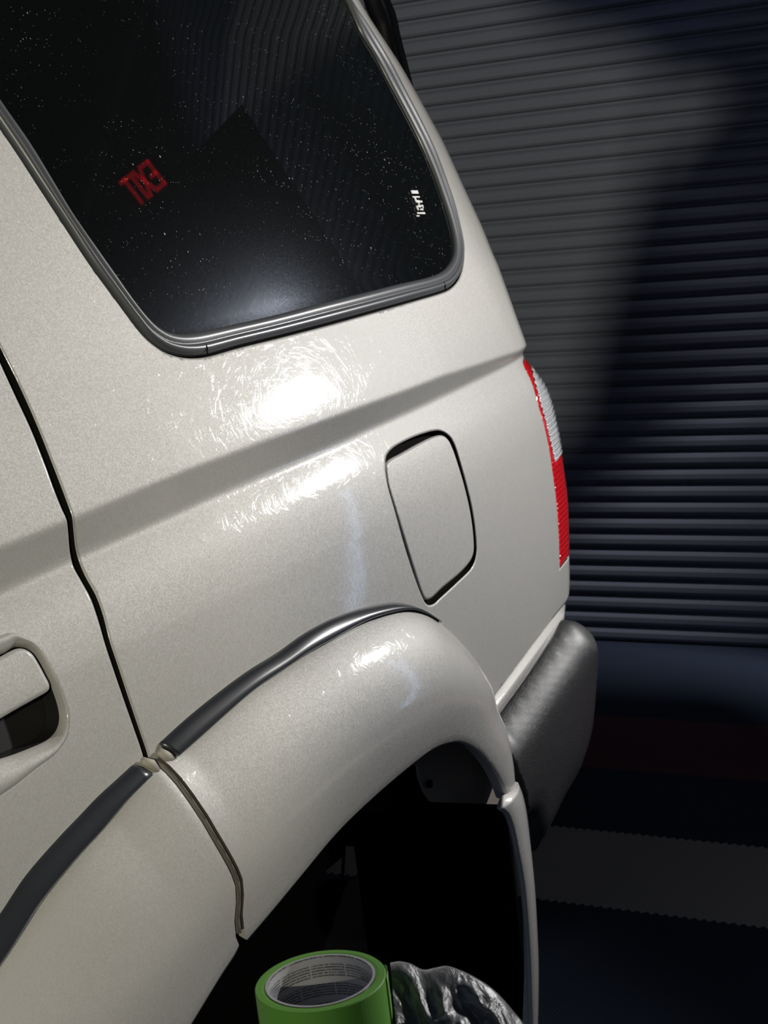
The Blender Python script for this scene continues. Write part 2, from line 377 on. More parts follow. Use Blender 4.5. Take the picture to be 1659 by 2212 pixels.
def panel(name, outer, holes, m, parent, d0=0.0, roll=.0013, rollw=.003, rim=.014, step=.011, rows=None, dfun=None, thick_outer=True, dark_rim=True):
    """skin piece of the body: outline and holes in (u,z), edges rounded over and turned in"""
    def clean(p, dm=.0015):
        o = [p[0]]
        for q in p[1:]:
            if np.hypot(*(q-o[-1])) > dm: o.append(q)
        if np.hypot(*(o[0]-o[-1])) < dm: o.pop()
        return np.array(o)
    outer = clean(np.array(outer)); holes = [clean(np.array(h)) for h in holes]
    loops = [outer]+list(holes); pts = []; ed = []; bidx = []
    for li, lp in enumerate(loops):
        b = len(pts); pts += [tuple(p) for p in lp]; n = len(lp); ed += [(b+i, b+(i+1) % n) for i in range(n)]; bidx.append(range(b, b+n))
        of = offset(np.array(lp), rollw if li == 0 else -rollw); ok = inside(outer, of)
        for h in holes: ok &= ~inside(h, of)
        pts += [tuple(p) for p in of[ok]]
    lo = outer.min(0); hi = outer.max(0)
    zr = np.arange(lo[1], hi[1], step)
    if rows is not None: zr = np.concatenate([zr[(zr < rows[0]-.002) | (zr > rows[1]+.002)], np.arange(rows[0], rows[1], rows[2])])
    gp = []
    for k, z in enumerate(sorted(zr)):
        us = np.arange(lo[0]+(k % 2)*step/2, hi[0], step)
        gp += [(a, z) for a in us]
    gp = np.array(gp); ok = inside(outer, gp)
    for h in holes: ok &= ~inside(h, gp)
    allb = np.concatenate([np.array(l) for l in loops]); g2 = gp[ok]; keep = np.ones(len(g2), bool)
    for i0 in range(0, len(g2), 2000):
        dd = ((g2[i0:i0+2000, None]-allb[None])**2).sum(2).min(1); keep[i0:i0+2000] = dd > (rollw*1.7)**2
    pts += [tuple(p) for p in g2[keep]]
    r = delaunay_2d_cdt([Vector(p) for p in pts], ed, [], 0, 1e-7)
    vv = np.array([tuple(v) for v in r[0]]); cen = np.array([vv[list(f)].mean(0) for f in r[2]])
    kp = inside(outer, cen)
    for h in holes: kp &= ~inside(h, cen)
    newi = {}
    for i, og in enumerate(r[3]):
        for q in og: newi[q] = i
    P = surf(vv[:, 0], vv[:, 1]); Nm = nrm(vv[:, 0], vv[:, 1]); D = np.full(len(vv), d0)
    if dfun is not None: D = D+dfun(vv)
    P = P+Nm*D[:, None]; Nn_ = Nm.copy()
    faces = []; deep = []
    for f, k in zip(r[2], kp):
        if not k: continue
        a, b, c_ = P[f[0]], P[f[1]], P[f[2]]
        if np.dot(np.cross(b-a, c_-a), Nm[f[0]]) < 0: f = list(f)[::-1]
        faces.append(tuple(f))
    P = list(P); Nn_ = list(Nn_)
    for li, bi in enumerate(bidx):
        if li == 0 and not thick_outer: continue
        ids = [newi[i] for i in bi]; n = len(ids); lp = [np.array(P[i]) for i in ids]
        cen_s = 1 if area(np.array(loops[li])) > 0 else -1
        if li > 0: cen_s = -cen_s
        first = len(P); first2 = None
        lat = []
        for i in range(n):
            tng = lp[(i+1) % n]-lp[i-1]; tng /= np.linalg.norm(tng)+1e-12
            l = np.cross(tng, Nm[ids[i]])*cen_s; lat.append(l)
        # orient lateral away from the skin
        for i in range(n):
            P[ids[i]] = lp[i]-Nm[ids[i]]*roll; nn = Nm[ids[i]]+lat[i]*1.1; Nn_[ids[i]] = nn/np.linalg.norm(nn)
        for i in range(n): P.append(P[ids[i]]-Nm[ids[i]]*roll+lat[i]*roll*.3); Nn_.append(lat[i])
        for i in range(n): P.append(P[ids[i]]-Nm[ids[i]]*rim); Nn_.append(lat[i])
        for i in range(n):
            j = (i+1) % n
            for A, B, C_, D_ in ((ids[i], ids[j], first+j, first+i), (first+i, first+j, first+n+j, first+n+i)):
                q = (A, B, C_, D_); e1 = np.array(P[B])-np.array(P[A]); e2 = np.array(P[D_])-np.array(P[A])
                if np.dot(np.cross(e1, e2), lat[i]) < 0: q = q[::-1]
                if A != ids[i]: deep.append(len(faces))
                faces.append(q)
    o = link_mesh(name, P, faces, m, parent, normals=Nn_)
    if dark_rim:
        o.data.materials.append(SEAMBLACK); 
        for pi in deep: o.data.polygons[pi].material_index = 1
    return o
def band(name, A, B, prof, m, parent, prof2=None, closed=False, ends=True, smooth=True):
    """strip swept between two (u,z) curves; prof = (v, outward offset)"""
    n = len(A); V = []; 
    for i in range(n):
        w = 0 if prof2 is None else float(np.clip((i/(n-1)-.45)/.42, 0, 1)); w = w*w*(3-2*w)
        for kk, (v, d) in enumerate(prof):
            if w: v, d = v*(1-w)+prof2[kk][0]*w, d*(1-w)+prof2[kk][1]*w
            q = A[i]*(1-v)+B[i]*v; V.append(surf(q[0], q[1])+nrm(q[0], q[1])*d)
    k = len(prof); f = grid_faces(n, k, closed_u=closed)
    if ends and not closed: f += [tuple(range(k)), tuple(range((n-1)*k, n*k))[::-1]]
    o = link_mesh(name, V, f, m, parent, smooth=smooth)
    bm = bmesh.new(); bm.from_mesh(o.data); bmesh.ops.recalc_face_normals(bm, faces=bm.faces)
    # strips are open underneath: make their skin face outwards (-y)
    s = sum(fc.normal.y*fc.calc_area() for fc in bm.faces)
    if s > 0: bmesh.ops.reverse_faces(bm, faces=bm.faces)
    bm.to_mesh(o.data); bm.free()
    return o

car = empty('car', (1.0, .8, 0)); tag(car, 'champagne silver sport utility car seen at its rear left quarter, rear wheel removed', 'car')

# ---- traced outlines (photo pixels laid on the body surface)
gapL = [(-60, 640), (0, 778), (33, 850), (68, 925), (98, 1000), (120, 1060), (136, 1100), (146, 1122), (150, 1155), (153, 1190), (160, 1222), (175, 1250), (197, 1290), (213, 1335), (229, 1390), (247, 1445), (270, 1512), (292, 1575), (311, 1632), (316, 1660)]
gapR = [(-48, 640), (2, 750), (40, 826), (80, 915), (110, 990), (134, 1052), (150, 1095), (157, 1115), (161, 1150), (165, 1185), (173, 1215), (186, 1245), (208, 1285), (223, 1325), (238, 1383), (257, 1440), (280, 1510), (302, 1575), (321, 1632), (326, 1660)]
winO = [(0, 269), (43, 332), (86, 398), (140, 480), (199, 570), (245, 633), (292, 696), (316, 726), (338, 744), (355, 755), (371, 761), (390, 766), (411, 768), (441, 766), (515, 746), (597, 726), (713, 696), (829, 664), (900, 644), (948, 630), (968, 622), (981, 611), (991, 596), (998, 575), (1001, 553), (1000, 530), (992, 488), (981, 444), (962, 388), (941, 332), (912, 270), (882, 212), (850, 150), (816, 93), (790, 52), (762, 13), (730, -35), (690, -95)]
winI = [(0, 219), (33, 265), (66, 312), (110, 386), (152, 457), (192, 514), (232, 570), (262, 613), (292, 656), (320, 690), (334, 703), (348, 713), (362, 719), (378, 722), (398, 722), (424, 718), (510, 700), (597, 680), (697, 654), (796, 630), (860, 614), (922, 600), (945, 592), (961, 582), (972, 568), (980, 550), (981, 528), (978, 504), (968, 464), (955, 424), (934, 365), (908, 305), (876, 242), (842, 179), (812, 122), (782, 73), (749, 0), (722, -50), (680, -110)]
gl = smooth_curve(pxs(gapL), .006); gr = smooth_curve(pxs(gapR), .006)
NW = 220
winO_uz = np.concatenate([pxs([(-110, 100), (-55, 186)]), pxs(winO)]); winI_uz = np.concatenate([pxs([(-100, 70), (-50, 146)]), pxs(winI)])
def matched(A, B, n):
    """resample two roughly parallel curves so that equal indices face each other"""
    a = smooth_curve(A, n); b = smooth_curve(B, 4*n); out = []; j = 0
    for i, p in enumerate(a):
        w = b[j:j+40*4]; t = a[min(i+1, n-1)]-a[max(i-1, 0)]; t /= np.linalg.norm(t)
        cost = np.abs((w-p)@t)+.15*np.linalg.norm(w-p, axis=1); j = j+int(np.argmin(cost)); out.append(b[j])
    out = np.array(out); out[0] = b[0]; out[-1] = b[-1]
    k = np.ones(5)/5; sm = np.stack([np.convolve(np.pad(out[:, c_], 2, 'edge'), k, 'valid') for c_ in range(2)], 1); sm[0] = b[0]; sm[-1] = b[-1]
    return a, sm
wO, wI = matched(winO_uz, winI_uz, NW)
fuelO = smooth_curve(pxs([(833, 1001), (835, 985), (847, 969), (873, 953), (911, 937), (946, 929), (961, 933), (974, 944), (984, 963), (996, 1001), (1009, 1048), (1022, 1105), (1029, 1159), (1030, 1194), (1026, 1213), (1018, 1229), (990, 1257), (952, 1292), (936, 1306), (923, 1306), (914, 1292), (901, 1260), (876, 1184), (854, 1105), (838, 1048), (833, 1016)]), .004, closed=True)
fuelI = smooth_curve(pxs([(836, 1004), (842, 995), (870, 979), (911, 956), (942, 942), (958, 940), (970, 949), (980, 969), (992, 1004), (1005, 1048), (1018, 1105), (1025, 1159), (1025, 1194), (1018, 1211), (996, 1236), (958, 1268), (933, 1291), (923, 1294), (916, 1285), (906, 1257), (883, 1184), (859, 1105), (842, 1048), (837, 1018)]), .004, closed=True)
lampL = pxs([(1133, 772), (1131, 785), (1150, 827), (1164, 877), (1177, 922), (1188, 975), (1196, 1032), (1202, 1080), (1207, 1143), (1209, 1194), (1210, 1229)])
zb = px(1228, 1212)[1]+.004
lamp = np.concatenate([smooth_curve(lampL, .006), [(float(px(1228, 1212)[0]), zb), (.14, zb+.01), (.215, zb+.012), (.215, lampL[0][1]-.004), (.10, lampL[0][1])]])
# arch
A_xz = [(.64, .655), (.73, .712), (.822, .756), (.908, .798), (.965, .817), (1.03, .839), (1.07, .845), (1.181, .865), (1.268, .873), (1.363, .879), (1.443, .875), (1.5, .866), (1.546, .848), (1.585, .820), (1.622, .783), (1.655, .737), (1.682, .685), (1.702, .630), (1.712, .578), (1.712, .535)]
A_u = smooth_curve(xz(A_xz), .01)
# quarter panel outline, counter-clockwise: gap (down), under the flare, body bottom, rear end, top
L0 = [(1060, 1515), (1100, 1461), (1150, 1394), (1195, 1336), (1223, 1301)]
L0uz = pxs(L0); zend = L0uz[-1][1]
under = xz([(x, z-.022) for x, z in A_xz if x > 1.05 and x < 1.67])
q_out = np.concatenate([gr, under, [(xz([(1.67, .65)])[0])], smooth_curve(L0uz, .01), [(.08, zend+.004), (.20, zend+.006), (.30, zend+.006), (.30, 1.70), (-.4, 1.72), (-.9, 1.72)], [gr[0]+np.array([-.02, .06])]])
win_hole = np.concatenate([wO, [wO[-1]+np.array([-.12, .03]), wO[0]+np.array([.15, .10])]])
if win_hole[-2][1] > 1.70: win_hole[-2][1] = 1.70
win_hole[-1][1] = min(win_hole[-1][1], 1.69)
quarter = panel('quarter_panel', q_out, [offset(win_hole, -.003), fuelO, lamp], PAINT, car, rows=(1.04, 1.13, .0025), step=.006, roll=.0006, rollw=.0028)
# rear door skin
d_out = np.concatenate([gl[::-1], [gl[0]+np.array([-.6, .3]), (-1.65, 1.35), (-1.65, .60)], xz([(x, z-.02) for x, z in A_xz if x < 1.04])])
bezO_px = [(-30, 1383), (0, 1374), (16, 1368), (33, 1369), (54, 1379), (78, 1396), (94, 1420), (116, 1459), (130, 1494), (143, 1533), (145, 1557), (141, 1590), (130, 1613), (116, 1631), (72, 1665), (36, 1694), (0, 1719), (-40, 1745), (-100, 1784)]
bezI_px = [(-30, 1427), (0, 1416), (20, 1405), (42, 1393), (60, 1394), (78, 1407), (98, 1441), (116, 1477), (128, 1508), (135, 1535), (137, 1556), (133, 1573), (122, 1588), (108, 1600), (72, 1616), (36, 1630), (0, 1641), (-40, 1652), (-100, 1670)]
bO, bI = matched(pxs(bezO_px), pxs(bezI_px), 90)
hole = np.concatenate([bO, [bO[-1]+np.array([-.08, .0]), bO[0]+np.array([-.10, -.01])]])
door = panel('rear_door', d_out, [offset(hole, .002)], PAINT, car, rows=(1.04, 1.13, .0025), step=.008, roll=.0016, rollw=.0032)
# jamb behind the seam
jm = [(.0, -.012), (.35, -.013), (.5, -.009), (.65, -.013), (1.0, -.012)]
o1 = gl.copy(); o2 = matched(gl, gr, len(gl))[1]
band('door_seal', o1+(o1-o2)*.8, o2+(o2-o1)*.8, jm, DARK, car, ends=False)
# fuel door
fd_c = fuelI.mean(0)
fd = panel('fuel_door', offset(fuelI, -.0009), [], PAINT, car, roll=.0016, rollw=.004, rim=.008, step=.010, d0=-.0006)
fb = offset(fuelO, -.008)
tag(panel('fuel_door_recess', fb, [], simple('fuel_recess_shade', (.014, .013, .012), 1.0, spec=.0), car, d0=-.011, rim=.001, step=.02), 'pocket round the fuel door, its shade put into the dark colour')  # near-black colour carries the shade of the pocket
# quarter window
gin = np.concatenate([wI, [wI[-1]+np.array([-.12, .03]), wI[0]+np.array([.15, .10])]]); gin[-2][1] = min(gin[-2][1], 1.70); gin[-1][1] = min(gin[-1][1], 1.695)
gpane = panel('quarter_window', offset(gin, -.004), [], GLASS, car, d0=-.0015, roll=.0, rollw=.004, rim=.004, step=.008)
gpane['label'] = 'dark tinted rear side window with dust and dried droplets'
tp = [(0, -.004), (.02, .000), (.08, .0032), (.2, .0055), (.30, .0060), (.40, .0052), (.46, .0030), (.52, .0034), (.64, .0050), (.80, .0048), (.92, .0030), (.985, .0012), (1.0, -.002)]
trim = band('window_trim', wO, wI, tp, TRIM, car, ends=False)
seamw, seamn = offset(win_hole, .004)[:NW], offset(win_hole, -.008)[:NW]
band('window_seal', seamw, seamn, [(0, -.006), (1, -.006)], DARK, car, ends=False)
# maker's etching on the glass
WHITE = simple('white_etching', (.7, .7, .7), .6)
bm = bmesh.new()
def glyph(cx, cy, w, h, ang=20, d=.0012):
    a = math.radians(ang); ux, uy = math.cos(a), math.sin(a)*-.0
    pts = []
    for sx, sy in ((-1, -1), (1, -1), (1, 1), (-1, 1)):
        X_ = cx+sx*w/2+sy*h/2*.38; Y_ = cy+sy*h/2; q = px(X_, Y_); pts.append(Vector(surf(*q)+nrm(*q)*d))
    top = [bm.verts.new(p) for p in pts]; n = Vector(nrm(*px(cx, cy))); bot = [bm.verts.new(p-n*.0012) for p in pts]
    bm.faces.new(top)
    for i in range(4): bm.faces.new((top[i], bot[i], bot[(i+1) % 4], top[(i+1) % 4]))
for g in [(895, 415.5, 14, 7), (898, 426, 15, 3), (897, 432, 3, 12), (903, 436, 6, 6), (909, 436, 4, 4), (905, 446, 6, 5), (911, 445, 4, 4), (901, 450, 2.5, 9), (910, 453, 6, 3.5), (907, 461, 13, 3.5), (914, 461, 6, 4), (902, 467, 6, 2.5), (904, 441, 2, 3), (913, 449, 2, 3)]: glyph(*g)
s = bm_obj('window_etching', bm, WHITE, gpane)
# small joint marks in the trim
for u, v, r in ((441, 757, 1), (955, 621, 1)):
    a, b = px(u-2, v-8), px(u+2, v+10); pa = surf(*a)+nrm(*a)*.0055; pb = surf(*b)+nrm(*b)*.004
    V, Fc = tube([pa, (pa+pb)/2+nrm(*a)*.001, pb], .0009, 8); link_mesh('trim_joint', V, Fc, DARK, trim)
# ---- tail lamp
tl = empty('tail_lamp', tuple(surf(.02, .95))); tl.parent = car; tl.matrix_parent_inverse = parent_inv(car)
lo_off = offset(lamp, .0015)
clearL = pxs([(1149, 797), (1158, 833), (1169, 877), (1180, 915), (1187, 945), (1193, 972), (1200, 1001)])
cz0 = clearL[-1][1]; cz1 = clearL[0][1]
clear = np.concatenate([smooth_curve(clearL, .005), [(.10, cz0+.012), (.17, cz0+.014), (.17, cz1-.006), (.09, cz1+.0)]])
def ridge(vv): return .0015*np.sin(vv[:, 1]*2*math.pi/.009)
panel('red_lens', lo_off, [clear], RED, tl, d0=.0005, step=.006, roll=.002)
panel('clear_lens', offset(clear, .0004), [], CLEAR, tl, d0=.0012, step=.0028, roll=.001, dfun=ridge, rim=.004)

# ---- wheel flare
sec = [(0, -.004), (.02, .004), (.06, .012), (.12, .0215), (.20, .032), (.30, .0430), (.40, .0500), (.47, .0540), (.53, .0562), (.58, .0571), (.64, .0572), (.72, .0556), (.82, .0517), (.92, .0462), (.98, .0427), (1.0, .040), (1.0, .036), (.985, .030), (.975, .022)]
B_px = [(515, 2052), (536, 2026), (592, 1961), (652, 1889), (727, 1800), (811, 1719), (904, 1641), (935, 1619), (963, 1607), (984, 1603), (1005, 1607), (1030, 1622), (1060, 1656), (1081, 1694), (1094, 1727)]
def at_off(u, v, d):
    p = on_y(u, v, 0)
    for _ in range(20):
        y = float(hf(p[0], p[2]))-d; p = on_y(u, v, y)
    return (p[0]-float(xc(p[2])), p[2])
BQ = np.array([at_off(u, v, .041) for u, v in smooth_curve(B_px[1:], 9.0)])
AQ = xz([p for p in A_xz if p[0] > 1.065])
AQ = np.concatenate([[px(337, 1630)], AQ[1:]])
nA = 110
Aq = smooth_curve(AQ, nA); Bq = smooth_curve(BQ, nA)
sec2 = [(0, -.004), (.02, .006), (.05, .014), (.10, .022), (.17, .030), (.25, .036), (.34, .0400), (.42, .0420), (.50, .0436), (.57, .0445), (.64, .0450), (.72, .0450), (.82, .0445), (.92, .0430), (.98, .0415), (1.0, .040), (1.0, .036), (.985, .030), (.975, .022)]
fl = band('wheel_flare', Aq, Bq, sec, PAINT, car, prof2=sec2, ends=False)
fl['label'] = 'painted wheel arch flare on the quarter panel'
# the flare on the door
BD = np.array([at_off(u, v, .041) for u, v in smooth_curve([(120, 2640), (260, 2440), (350, 2310), (413, 2209), (480, 2100), (508, 2058), (517, 2040)], 9.0)])
AD = np.concatenate([xz([p for p in A_xz if p[0] < 1.0]), [px(316, 1648), px(327, 1645)]])
Ad = smooth_curve(AD, 70); Bd = smooth_curve(BD, 70)
fd2 = band('door_flare', Ad, Bd, sec, PAINT, door, ends=False)
# seam between the two flares
secd = [(v, max(d-.0035, -.006)) for v, d in sec[:14]]
seam = []
jA = np.array([Ad[-1]*(1-w)+Aq[0]*w for w in (-.8, .2, .45, .62, .8, 1.8)]); jB = np.array([Bd[-1]*(1-w)+Bq[0]*w for w in (-.8, .2, .45, .62, .8, 1.3)])
dd = [0, 0, .0, .004, 0, 0]; V = []
for a, b, e in zip(jA, jB, dd):
    for v, d in secd:
        q = a*(1-v)+b*v; V.append(surf(q[0], q[1])+nrm(q[0], q[1])*(d+e))
j = link_mesh('flare_seam', V, grid_faces(6, len(secd)), JAMB, car)
# rubber mouldings lying along the top edge of the flares
def moulding(name, up, lo, parent, h=.0075, lift=.004):
    a, b = matched(pxs(up), pxs(lo), 90)
    pr = [(-.05, -.004), (0, .002), (.10, h*.62+lift*.4), (.28, h+lift*.6), (.5, h*1.2+lift), (.72, h*1.15+lift*1.6), (.9, h*.85+lift*2), (1.0, h*.45+lift*2), (1.0, -.002)]
    n = len(a); V = []
    for i in range(n):
        for v, d in pr:
            q = a[i]*(1-v)+b[i]*v; V.append(surf(q[0], q[1])+nrm(q[0], q[1])*d)
    k = len(pr); f = grid_faces(n, k)+[tuple(range(k)), tuple(range((n-1)*k, n*k))[::-1]]
    o = link_mesh(name, V, f, RUBBER, parent)
    bm = bmesh.new(); bm.from_mesh(o.data); s_ = sum(fc.normal.y*fc.calc_area() for fc in bm.faces)
    if s_ > 0: bmesh.ops.reverse_faces(bm, faces=bm.faces)
    bm.to_mesh(o.data); bm.free(); return o
moulding('flare_moulding', [(343, 1607), (400, 1555), (471, 1497), (536, 1449), (600, 1409), (655, 1370), (705, 1342), (748, 1324), (790, 1311), (845, 1301), (870, 1303), (895, 1311), (915, 1322), (935, 1340)],
         [(372, 1632), (420, 1590), (522, 1500), (560, 1471), (600, 1445), (655, 1408), (705, 1381), (748, 1356), (790, 1336), (853, 1319), (875, 1317), (895, 1322), (915, 1331), (937, 1344)], car, h=.006)
moulding('door_flare_moulding', [(-60, 2050), (0, 1975), (55, 1893), (127, 1810), (170, 1765), (211, 1722), (250, 1686), (287, 1652)],
         [(-60, 2140), (0, 2057), (63, 1957), (127, 1877), (165, 1834), (203, 1794), (253, 1733), (312, 1675)], door, h=.0065)
CLIP = simple('pale_clip', (.45, .42, .37), .6)
for pp in ([(300, 1642), (318, 1650), (330, 1664)], [(336, 1622), (350, 1632), (364, 1636)]):
    P = [surf(*px(*q))+nrm(*px(*q))*.006 for q in pp]; V, Fc = tube(P, .0055, 12, [.7, 1, .75])
    link_mesh('moulding_clip', V, Fc, CLIP, car)
# ---- wheel arch flange, liner and the dark inside
def poly_slab(name, pts3, depth, m, parent, bevel=0):
    bm = bmesh.new(); t = [bm.verts.new(p) for p in pts3]; b = [bm.verts.new(Vector(p)+Vector(depth)) for p in pts3]
    bm.faces.new(t); bm.faces.new(b[::-1]); n = len(t)
    for i in range(n): bm.faces.new((t[i], b[i], b[(i+1) % n], t[(i+1) % n]))
    return bm_obj(name, bm, m, parent, bevel=bevel)
fp = [(880, 1640), (930, 1590), (990, 1575), (1050, 1600), (1085, 1660), (1110, 1725), (1095, 1738), (1060, 1737), (932, 1732), (918, 1712), (906, 1680), (903, 1655)]
flange = poly_slab('arch_flange', [on_y(u, v, .012) for u, v in fp], (0, .004, 0), LINERP, car)
p0 = on_y(925, 1693, .010); V, Fc = tube([p0, p0+np.array([0, -.004, 0])], .0055, 14); link_mesh('flange_screw', V, Fc, LINER, flange)
hp = [(752, 1828), (790, 1828), (766, 1901), (745, 1899), (744, 1935), (736, 1935), (737, 1899), (688, 1896), (737, 1853), (739, 1828)]
hp1 = [(747, 1828), (790, 1828), (766, 1901), (743, 1899)]; hp2 = [(739, 1852), (736, 1899), (686, 1896)]
YL = .40
def hx(L): return np.array([(on_y(u, v, YL)[0], on_y(u, v, YL)[2]) for u, v in L])
ln = flat_holes('wheel_well_liner', [(.3, .03), (2.05, .03), (2.05, 1.0), (.3, 1.0)], [hx(hp1), hx(hp2)], lambda a, b: np.array([a, YL, b]), LINER)
ln.parent = car; ln.matrix_parent_inverse = parent_inv(car)
BA = [Vector(on_y(u, v, -.02)) for u, v in B_px]
bm = bmesh.new(); bm_box(bm, (1.752, .175, .265), (.006, .30, .47)); bm_obj('wheel_well_rear', bm, LINER, car)
# vertical ribs of the liner
for L_, w in (([(893, 1745), (920, 1820), (945, 1880), (958, 1950), (960, 2030), (955, 2110)], .004), ([(1040, 1800), (1043, 1880), (1040, 1950)], .005)):
    V, Fc = tube([on_y(u+45 if w < .0045 else u, v, .2) for u, v in L_], w, 8); link_mesh('liner_rib', V, Fc, simple('liner_edge', (.02, .02, .021), .4), ln)
# ---- lower rear strip below the flare
inn = [(1076, 1748), (1092, 1762), (1103, 1790), (1113, 1835), (1126, 1905), (1134, 1980), (1140, 2070), (1143, 2150), (1145, 2230), (1146, 2300)]
out = [(1119, 1690), (1128, 1712), (1136, 1750), (1143, 1810), (1151, 1900), (1155, 1980), (1158, 2070), (1157, 2140), (1153, 2230), (1148, 2300)]
ai = smooth_curve(np.array([on_y(u, v, -.045) for u, v in inn]), 60); ao = smooth_curve(np.array([on_y(u, v, -.030) for u, v in out]), 60)
V = []
for a, b in zip(ai, ao):
    d = b-a
    for k_s, bul in ((.03, .004), (.02, .003), (.01, .001), (0, 0), (.12, -.005), (.35, -.009), (.65, -.009), (.9, -.004), (1, .0), (1.02, .012), (1.0, .02)):
        q = a+d*k_s; V.append(q+np.array([0, bul, 0]))
nn = 11
st = link_mesh('rear_valance', V, grid_faces(60, nn)+[tuple(range(nn))], PAINT, car)
topc = [(1117, 1691), (1094, 1731), (1076, 1749), (1090, 1758), (1104, 1768), (1124, 1742), (1133, 1722)]
# ---- lower body flange below the crease
U1 = pxs([(1060, 1515), (1100, 1461), (1150, 1394), (1195, 1336), (1223, 1301)]); U2 = np.array([px(u, v) for u, v in [(1072, 1560), (1110, 1508), (1156, 1443), (1195, 1385), (1221, 1348)]])
a, b = smooth_curve(U1, 40), smooth_curve(U2, 40)
ext = np.array([(.05, a[-1][1]), (.1, a[-1][1]), (.2, a[-1][1])]); ext2 = np.array([(.05, b[-1][1]), (.1, b[-1][1]), (.2, b[-1][1])])
a = np.concatenate([a, ext]); b = np.concatenate([b, ext2])
band('sill_flange', a, b, [(-.05, -.004), (.0, -.006), (.12, -.010), (.30, -.012), (.42, -.011), (.52, -.004), (.6, -.002), (.8, -.002), (.97, -.003), (1.0, -.006), (1.02, -.03)], PAINT, car, ends=False)
# ---- bumper: rounded textured corner
bo = [(1085, 1700), (1052, 1590), (1065, 1566), (1100, 1518), (1140, 1460), (1185, 1396), (1215, 1353), (1232, 1341), (1252, 1347), (1266, 1362), (1271, 1390), (1271, 1424), (1267, 1485), (1259, 1568), (1248, 1617), (1224, 1683), (1195, 1733), (1172, 1780), (1155, 1812), (1138, 1845), (1112, 1800)]
def bump_pt(u, v):
    y = .035
    return on_y(u, v, .052)
bp3 = np.array([bump_pt(u, v) for u, v in bo])[:, [0, 2]]
bout = smooth_curve(bp3, .008, closed=True)
if area(bout) < 0: bout = bout[::-1]
pts = [tuple(p) for p in bout]; gx = np.arange(bout[:, 0].min(), bout[:, 0].max(), .006); gz = np.arange(bout[:, 1].min(), bout[:, 1].max(), .006)
gg = np.array([(x, z) for x in gx for z in gz]); gg = gg[inside(bout, gg)]
dist = np.sqrt(((gg[:, None]-bout[None])**2).sum(2).min(1)); gg = gg[dist > .004]
pts += [tuple(p) for p in gg]; nb = len(bout)
r = delaunay_2d_cdt([Vector(p) for p in pts], [(i, (i+1) % nb) for i in range(nb)], [], 0, 1e-7)
vv = np.array([tuple(v) for v in r[0]]); bsel = bout[~((bout[:, 0] < 1.80) & (bout[:, 1] < .585))]; ds = np.sqrt(((vv[:, None]-bsel[None])**2).sum(2).min(1))
yy = .052-np.interp(ds, [0, .004, .012, .022, .032, .042, .06, .2], [0, .009, .0185, .0280, .0350, .0385, .0400, .0410])
cen = np.array([vv[list(f)].mean(0) for f in r[2]]); kp = inside(bout, cen)
P = [np.array([v[0], y, v[1]]) for v, y in zip(vv, yy)]; Fc = [tuple(f) for f, k in zip(r[2], kp) if k]
newi = {}
for i, og in enumerate(r[3]):
    for q in og: newi[q] = i
b0 = len(P); P += [np.array([p[0], .35, p[1]]) for p in bout]
for i in range(nb):
    j_ = (i+1) % nb; Fc.append((newi[i], newi[j_], b0+j_, b0+i))
bmp = link_mesh('bumper', P, Fc, BLACKPL, car)
bm = bmesh.new(); bm.from_mesh(bmp.data); bmesh.ops.recalc_face_normals(bm, faces=bm.faces)
if sum(f.normal.y*f.calc_area() for f in bm.faces) > 0: bmesh.ops.reverse_faces(bm, faces=bm.faces)
bm.to_mesh(bmp.data); bm.free(); bmp['label'] = 'rough black plastic bumper corner'
# ---- the rest of the shell (tailgate, roof, underside, far side)
zs_ = np.arange(.72, 1.76, .04)
V = []
for z in zs_:
    e0 = surf(.30, z); 
    for y in (e0[1]-.01, .5, .9, 1.45, 1.62): V.append((e0[0]-.004, y, z))
link_mesh('tailgate', V, grid_faces(len(zs_), 5), PAINT, car)
bm = bmesh.new(); bm_box(bm, (0.35, .92, 1.73), (2.3, 1.3, .03)); bm_obj('roof', bm, PAINT, car, bevel=.01)
bm = bmesh.new(); bm_box(bm, (0.35, 1.66, 1.2), (3.1, .03, 1.1)); bm_obj('far_side', bm, PAINT, car, bevel=.01)
bm = bmesh.new(); bm_box(bm, (0.35, 1.03, .62), (3.1, 1.25, .03)); bm_obj('underbody', bm, LINER, car)
# window seal of the tailgate, standing out behind the pillar
R_ = [(770, -260), (805, -130), (822, -60), (834, 0), (847, 31), (857, 78), (865, 109), (878, 160), (888, 200), (905, 262), (928, 330), (955, 400)]
P = smooth_curve(np.array([on_y(u-7, v, .42) for u, v in R_]), 30)
BLK = simple('gloss_black_plastic', (.01, .011, .014), .25)
V, Fc = tube(P, .012, 12); link_mesh('tailgate_seal', V, Fc, BLK, car)
P2 = smooth_curve(np.array([on_y(u-26, v, .40) for u, v in R_]), 30); V, Fc = tube(P2, .018, 12); link_mesh('tailgate_seal', V, Fc, simple('navy_black_plastic', (.006, .006, .008), .35), car)
